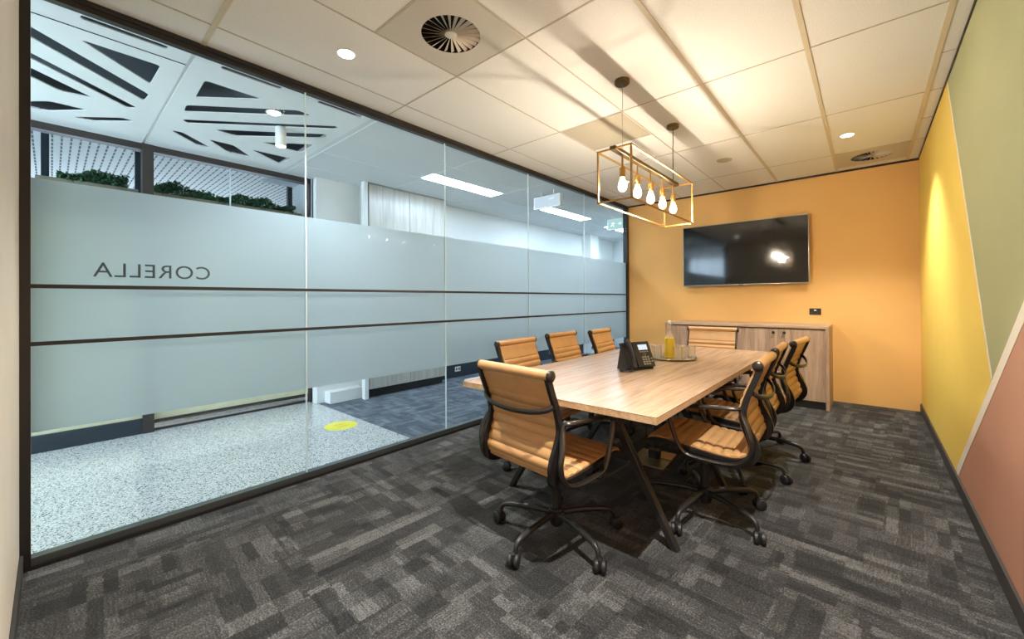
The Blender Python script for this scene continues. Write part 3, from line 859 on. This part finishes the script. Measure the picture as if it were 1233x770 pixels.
    # tilt mechanism
    m = MB(); m.box(-.075, .075, -.11, .10, .335, .395, .012); m.box(-.04, .04, .06, .15, .35, .39, .008); mech = m.obj('tilt_mechanism', 'plastic', t, True)
    m = MB(); m.lathe([(0, 0), (.024, 0), (.027, .006), (.027, .032), (.022, .038), (0, .038)], 18, Matrix.Translation((.04, .15, .365)) @ Matrix.Rotation(-PI / 2, 4, 'X')); m.obj('tension_knob', 'chrome', mech, True)
    m = MB(); m.cyl((.07, .05, .36), (.205, .075, .352), .005, n=8); m.cyl((.195, .073, .352), (.225, .079, .350), .013, .016, 14); m.obj('lift_lever', 'chrome', mech, True)
    m = MB(); m.cyl((.05, -.02, .345), (.165, .12, .195), .0045, n=8); m.cyl((.15, .10, .215), (.172, .13, .187), .008, .009, 12); m.obj('tilt_lever', 'gunmetal', mech, True)
    # gas column
    m = MB(); m.lathe([(0, .345), (.015, .345), (.015, .27), (.0245, .268), (.0245, .125), (.03, .12), (0, .12)], 20); m.obj('gas_column', 'plastic', t, True)
    # five-star base
    m = MB(); m.lathe([(0, .150), (.030, .150), (.038, .142), (.040, .10), (.034, .075), (.026, .060), (0, .060)], 24); hub = m.obj('star_base', 'blackmetal', t, True)
    for k in range(5):
        a = 2 * PI * k / 5; R = Matrix.Rotation(a, 4, 'Z')
        m = MB()
        q = [(.02, 0, .120), (.12, 0, .124), (.22, 0, .117), (.275, 0, .110), (.302, 0, .099), (.314, 0, .080), (.316, 0, .058)]
        pp = smooth_path(q, 4); nn = len(pp)
        m.tube([R @ Vector(p) for p in pp], [.0165 - .006 * i / nn for i in range(nn)], 10); m.obj('base_leg', 'blackmetal', hub, True)
        m = MB()
        sp = 1.2 * ((k * 37) % 5 - 2) * .35
        W = R @ Matrix.Translation((.328, 0, 0)) @ Matrix.Rotation(sp, 4, 'Z')
        for sy in (-1, 1):
            m.lathe([(0, .011), (.024, .011), (.0295, .007), (.0308, 0), (.0295, -.007), (.024, -.011), (0, -.011)], 22, W @ Matrix.Translation((0, sy * .0155, .0308)) @ Matrix.Rotation(PI / 2, 4, 'X'))
        m.box(-.022, .018, -.008, .008, .024, .066, .004, W)
        m.obj('castor', 'plastic', hub, True)
    return t
proto = chair_proto()
CHAIRS = [  # hub x, y, facing degrees, base phase, label
    (-1.212, 1.714, 84.0, -19, 'tan ribbed office chair at the near table end, its back to the camera'),
    (-1.760, 2.415, 3.7, 20, 'tan office chair on the glass wall side, first from the near table end'),
    (-1.855, 3.165, 2.0, 40, 'tan office chair on the glass wall side, middle of its row'),
    (-1.775, 3.760, 6.0, 10, 'tan office chair on the glass wall side, last in its row towards the orange wall'),
    (-.706, 2.452, 181.8, -26, 'tan ribbed office chair on the mural wall side, first from the near table end'),
    (-.735, 3.117, 182.0, 8, 'tan office chair on the mural wall side, middle of its row'),
    (-.685, 3.715, 176.3, -5, 'tan office chair on the mural wall side, last in its row by the sideboard'),
    (-1.231, 4.350, -86.4, 15, 'tan office chair at the far table end, facing the camera before the sideboard'),
]
for i, (x, y, deg, ph, lab) in enumerate(CHAIRS):
    c = proto if i == 0 else copy_tree(proto)
    c.location = (x, y, 0); c.rotation_euler = (0, 0, math.radians(deg - 90))
    c['label'] = lab; c['group'] = 'tan office chairs round the table'
    for ch in c.children:
        if ch.name.startswith('star_base'): ch.rotation_euler = (0, 0, math.radians(ph - (deg - 90)))

# ================================================================== THINGS ON THE TABLE
# desk phone
t = thing('desk_phone', 'black desk phone with lit display and coiled cord on the table', 'phone', (-1.175, 2.615, TZ), math.radians(67))
# local: +x along the phone's front edge, -y towards the user
tilt = Matrix.Translation((0, -.02, .012)) @ Matrix.Rotation(math.radians(66), 4, 'X')
m = MB(); m.prism([(-.03, 0), (.085, 0), (.085, .010), (.055, .14), (.045, .14), (-.02, .02), (-.03, .010)], 0, -.10, .115)
# (y,z) wedge foot behind the face
m.obj('stand', 'plastic', t)
m = MB(); m.box(-.018, .128, 0, .178, 0, .022, .004, tilt); body = m.obj('console', 'plastic', t)
m = MB(); m.box(.022, .100, .118, .155, .022, .0235, 0, tilt); m.obj('display', 'lcd', body)
m = MB()
for r_ in range(4):
    for c_ in range(3): m.box(.030 + c_ * .023, .046 + c_ * .023, .014 + r_ * .016, .024 + r_ * .016, .022, .0245, .001, tilt)
for c_ in range(4): m.box(.024 + c_ * .020, .038 + c_ * .020, .101, .108, .022, .024, .001, tilt)
m.box(.104, .118, .03, .04, .022, .024, .001, tilt); m.box(.104, .118, .05, .06, .022, .024, .001, tilt)
m.obj('keypad', 'key', body)
m = MB(); m.lathe([(.008, .022), (.011, .0245), (.011, .022)], 16, tilt @ Matrix.Translation((.06, .086, 0))); m.obj('navigation_key', 'silver', body)
m = MB(); m.box(-.115, -.022, 0, .178, 0, .016, .004, tilt); m.obj('cradle', 'plastic', t)
m = MB()
pts = [(-.072, .004, .030), (-.072, .03, .044), (-.072, .09, .052), (-.072, .15, .044), (-.072, .182, .028)]
m.tube([tilt @ Vector(p) for p in smooth_path(pts, 5)], [.027, .029, .028, .024, .021, .020, .020, .020, .020, .020, .020, .020, .020, .021, .022, .024, .027, .028, .027, .026, .024][:len(smooth_path(pts, 5))], 12, flat=(1.0, .62)); m.obj('handset', 'plastic', t, True)
m = MB(); q = []
base = smooth_path([(-.085, -.045, .03), (-.11, -.075, .010), (-.15, -.085, .008), (-.175, -.05, .008), (-.165, -.02, .008), (-.14, -.03, .012), (-.13, .01, .01)], 22)
for i, p in enumerate(base):
    q.append(Vector(p) + Vector((math.cos(i * 1.25) * .004, math.sin(i * 1.25) * .003, math.sin(i * 1.25) * .005 + .004)))
m.tube(q, .0028, 6); m.obj('cord', 'plastic', t, True)
m = MB(); m.tube(smooth_path([(-.02, .05, .13), (-.03, .07, .16), (-.04, .09, .19)]), .003, 6); m.obj('aerial', 'plastic', t)

# tray, bottle, tumblers
tcx, tcy = -1.185, 3.275
t = thing('serving_tray', 'round silver tray carrying glasses and juice bottle on the table', 'tray', (tcx, tcy, TZ))
m = MB(); m.lathe([(0, .0), (.165, .0), (.182, .004), (.187, .014), (.184, .015), (.178, .008), (.162, .005), (0, .005)], 48); m.obj('dish', 'tray', t, True)
m = MB(); m.lathe([(.184, .0135), (.187, .0125), (.1895, .015), (.187, .0175), (.184, .0165), (.184, .0135)], 48); m.obj('rim', 'tray', t, True)
t = thing('juice_bottle', 'swing-top glass bottle of yellow juice standing on the tray', 'bottle', (-1.195, 3.265, TZ + .0055))
outer = [(0, .0), (.036, 0), (.040, .004), (.0405, .010), (.0405, .135), (.036, .160), (.024, .185), (.0165, .205), (.0155, .262), (.018, .266), (.018, .274), (.013, .276)]
m = MB(); m.lathe(outer, 28); m.obj('glass_body', 'tumbler', t, True)
m = MB(); m.lathe([(0, .004), (.034, .004), (.0375, .009), (.0375, .133), (.033, .156), (0, .156)], 28); m.obj('juice', 'juice', t, True)
m = MB(); m.lathe([(0, .272), (.012, .272), (.014, .280), (.013, .292), (.006, .297), (0, .297)], 18); st = m.obj('stopper', 'white_plastic', t, True)
m = MB(); m.tube(smooth_path([(-.018, 0, .285), (-.022, 0, .26), (-.019, .004, .235), (0, .018, .232), (.019, .004, .235), (.022, 0, .26), (.018, 0, .285)]), .0013, 6); m.obj('wire_bail', 'chrome', st, True)
GL = [(-1.335, 3.285, 0), (-1.285, 3.205, 0), (-1.265, 3.335, 0), (-1.245, 3.145, 0), (-1.110, 3.200, 1), (-1.085, 3.290, 1), (-1.130, 3.365, 1), (-1.060, 3.365, 1), (-1.190, 3.385, 1)]
g0 = None
for i, (x, y, k) in enumerate(GL):
    if g0 is None:
        g0 = thing('tumbler', '-', 'glass')
        m = MB(); m.lathe([(0, 0), (.027, 0), (.029, .003), (.034, .093), (.0325, .093), (.0275, .010), (0, .008)], 24); m.obj('tumbler_wall', 'tumbler', g0, True)
        m = MB(); m.lathe([(.0325, .093), (.0345, .0915), (.0335, .0955), (.0325, .093)], 24); m.obj('rim', 'tumbler', g0, True)
        g = g0
    else: g = copy_tree(g0)
    g.location = (x, y, TZ + .0055)
    g['label'] = 'clear tumbler on the tray, on the phone side of the juice bottle' if k == 0 else 'clear tumbler on the tray, on the mural wall side of the juice bottle'
    g['group'] = 'tumblers on the phone side of the bottle' if k == 0 else 'tumblers on the mural side of the bottle'

# floor outlet box under the table
t = thing('floor_outlet_box', 'metal floor outlet box with plugged cables under the table', 'floor outlet', (-1.235, 3.01, 0), math.radians(4))
m = MB(); m.box(-.13, .13, -.16, .16, 0, .012, .003); m.obj('plate', 'boxplate', t)
m = MB(); m.box(.02, .13, .02, .16, .012, .020, .002); m.obj('lid', 'orangebrass', t)
m = MB(); m.box(-.03, .05, -.02, .05, .012, .075, .01); m.box(-.05, .0, .05, .09, .012, .06, .008); m.obj('plug', 'plastic', t)
m = MB(); m.tube(smooth_path([(.01, .02, .07), (.0, .03, .2), (.05, .05, .42), (.02, .0, .66)]), .006, 8); m.tube(smooth_path([(-.02, .07, .05), (-.08, .09, .15), (-.06, .06, .4), (-.02, .02, .66)]), .005, 8); m.obj('cable', 'plastic', t, True)

# ================================================================== BACK WALL
t = thing('flat_screen_tv', 'large black flat television mounted on the orange wall', 'television', (-1.256, 5.998, 1.398))
m = MB(); m.box(-.731, .731, -.0, .030, 0, .832, .003); m.obj('back_shell', 'plastic', t)
m = MB(); m.box(-.724, .724, -.0045, .0, .010, .826); m.obj('screen', 'screen', t)
m = MB()
m.box(-.732, .732, -.007, .004, -.001, .011, .001); m.box(-.732, .732, -.007, .004, .825, .833, .001); m.box(-.732, -.724, -.007, .004, .010, .826, .001); m.box(.724, .732, -.007, .004, .010, .826, .001)
m.obj('bezel', 'silver', t)
m = MB(); m.box(-.03, .03, -.009, .0, -.008, .003, .002); m.obj('sensor_nub', 'plastic', t)
m = MB(); m.box(-.25, .25, .030, .0955, .2, .62, .004); m.obj('wall_bracket', 'blackmetal', t)

SX0, SX1, SY0 = -2.07, -.318, 5.507
t = thing('sideboard', 'low grey-brown oak sideboard along the orange wall', 'sideboard', ((SX0 + SX1) / 2, SY0, 0))
sc = (SX0 + SX1) / 2; hw = (SX1 - SX0) / 2
m = MB(); m.box(-hw, hw, -.004, BY - SY0 - .002, .878, .908, .001); m.obj('top', 'grey_oak_h', t)
for s in (-1, 1):
    m = MB(); m.box(min(s * hw, s * (hw - .03)), max(s * hw, s * (hw - .03)), -.004, BY - SY0 - .002, 0, .878, .001); m.obj('side_panel', 'grey_oak', t)
m = MB(); m.box(-hw + .03, hw - .03, .03, BY - SY0 - .004, .085, .874); m.obj('body', 'skirting', t)
m = MB(); m.box(-hw + .03, hw - .03, .018, .04, 0, .082); m.obj('kickboard', 'blackmetal', t)
dw = (2 * hw - .06) / 4
for k in range(4):
    x0 = -hw + .03 + dw * k
    m = MB(); m.box(x0 + .0015, x0 + dw - .0015, .006, .028, .085, .866, .001); d = m.obj('door', 'grey_oak', t)
    kx = x0 + dw - .052 if k % 2 == 0 else x0 + .052
    m = MB(); m.lathe([(0, .0), (.006, 0), (.006, .012), (.016, .014), (.017, .020), (.015, .024), (0, .025)], 20, Matrix.Translation((kx, .006, .822)) @ Matrix.Rotation(PI / 2, 4, 'X')); m.obj('knob', 'plastic', d, True)

t = thing('wall_socket', 'small black double socket on the orange wall above the sideboard', 'socket', (-.48, BY, 1.053), PI)
m = MB(); m.box(-.057, .057, 0, .009, -.038, .038, .002); m.obj('face_plate', 'plastic', t)
m = MB(); m.box(-.012, .012, .009, .012, .008, .022, .001); m.obj('switch', 'white_plastic', t)
for dx in (-.03, .03):
    m = MB(); m.box(dx - .010, dx + .010, .009, .011, -.024, -.002, .001); m.obj('socket_insert', 'skirting', t)

# ================================================================== LIGHT
w = bpy.data.worlds.new('World'); scene.world = w; w.use_nodes = True
w.node_tree.nodes['Background'].inputs[0].default_value = (.85, .92, 1, 1)
w.node_tree.nodes['Background'].inputs[1].default_value = .3

def area(name, loc, rot, sx, sy, e, col):
    l = bpy.data.lights.new(name, 'AREA'); l.shape = 'RECTANGLE'; l.size = sx; l.size_y = sy; l.energy = e; l.color = col
    o = bpy.data.objects.new(name, l); C.objects.link(o); o.location = loc; o.rotation_euler = rot
    return o
# unseen fill lamps added at the corridor's lobby end and behind the shopfront
area('fill_lobby', (-3.95, -3.5, 1.5), (PI / 2, 0, 0), 1.9, 2.3, 190, (.72, .86, 1))
area('fill_office', (-9.3, .6, 1.5), (0, -PI / 2, 0), 2.2, 5.0, 130, (.93, .97, 1))

# ================================================================== CAMERA
cam = bpy.data.cameras.new('camera'); co = bpy.data.objects.new('camera', cam); C.objects.link(co)
F, CY, YAW, PIT, ROL = 487.6927, 359.4515, -.721, .0052, -.0068
fw = Vector((math.sin(YAW) * math.cos(PIT), math.cos(YAW) * math.cos(PIT), math.sin(PIT)))
rt = Vector((math.cos(YAW), -math.sin(YAW), 0)); up = rt.cross(fw)
r2 = rt * math.cos(ROL) + up * math.sin(ROL); u2 = -rt * math.sin(ROL) + up * math.cos(ROL)
co.matrix_world = Matrix(((r2.x, u2.x, -fw.x, 0), (r2.y, u2.y, -fw.y, 0), (r2.z, u2.z, -fw.z, 1.2125), (0, 0, 0, 1)))
cam.sensor_fit = 'HORIZONTAL'; cam.sensor_width = 36; cam.lens = F / 1233 * 36
cam.shift_y = -(385 - CY) / 1233; cam.clip_start = .02; cam.clip_end = 100
scene.camera = co

scene.view_settings.view_transform = 'Standard'; scene.view_settings.look = 'None'
scene.view_settings.gamma = 1; scene.view_settings.use_curve_mapping = False
scene.view_settings.exposure = 0.12
scene.cycles.use_denoising = True
scene.cycles.max_bounces = 12; scene.cycles.diffuse_bounces = 6; scene.cycles.transparent_max_bounces = 24
scene.cycles.sample_clamp_indirect = 8
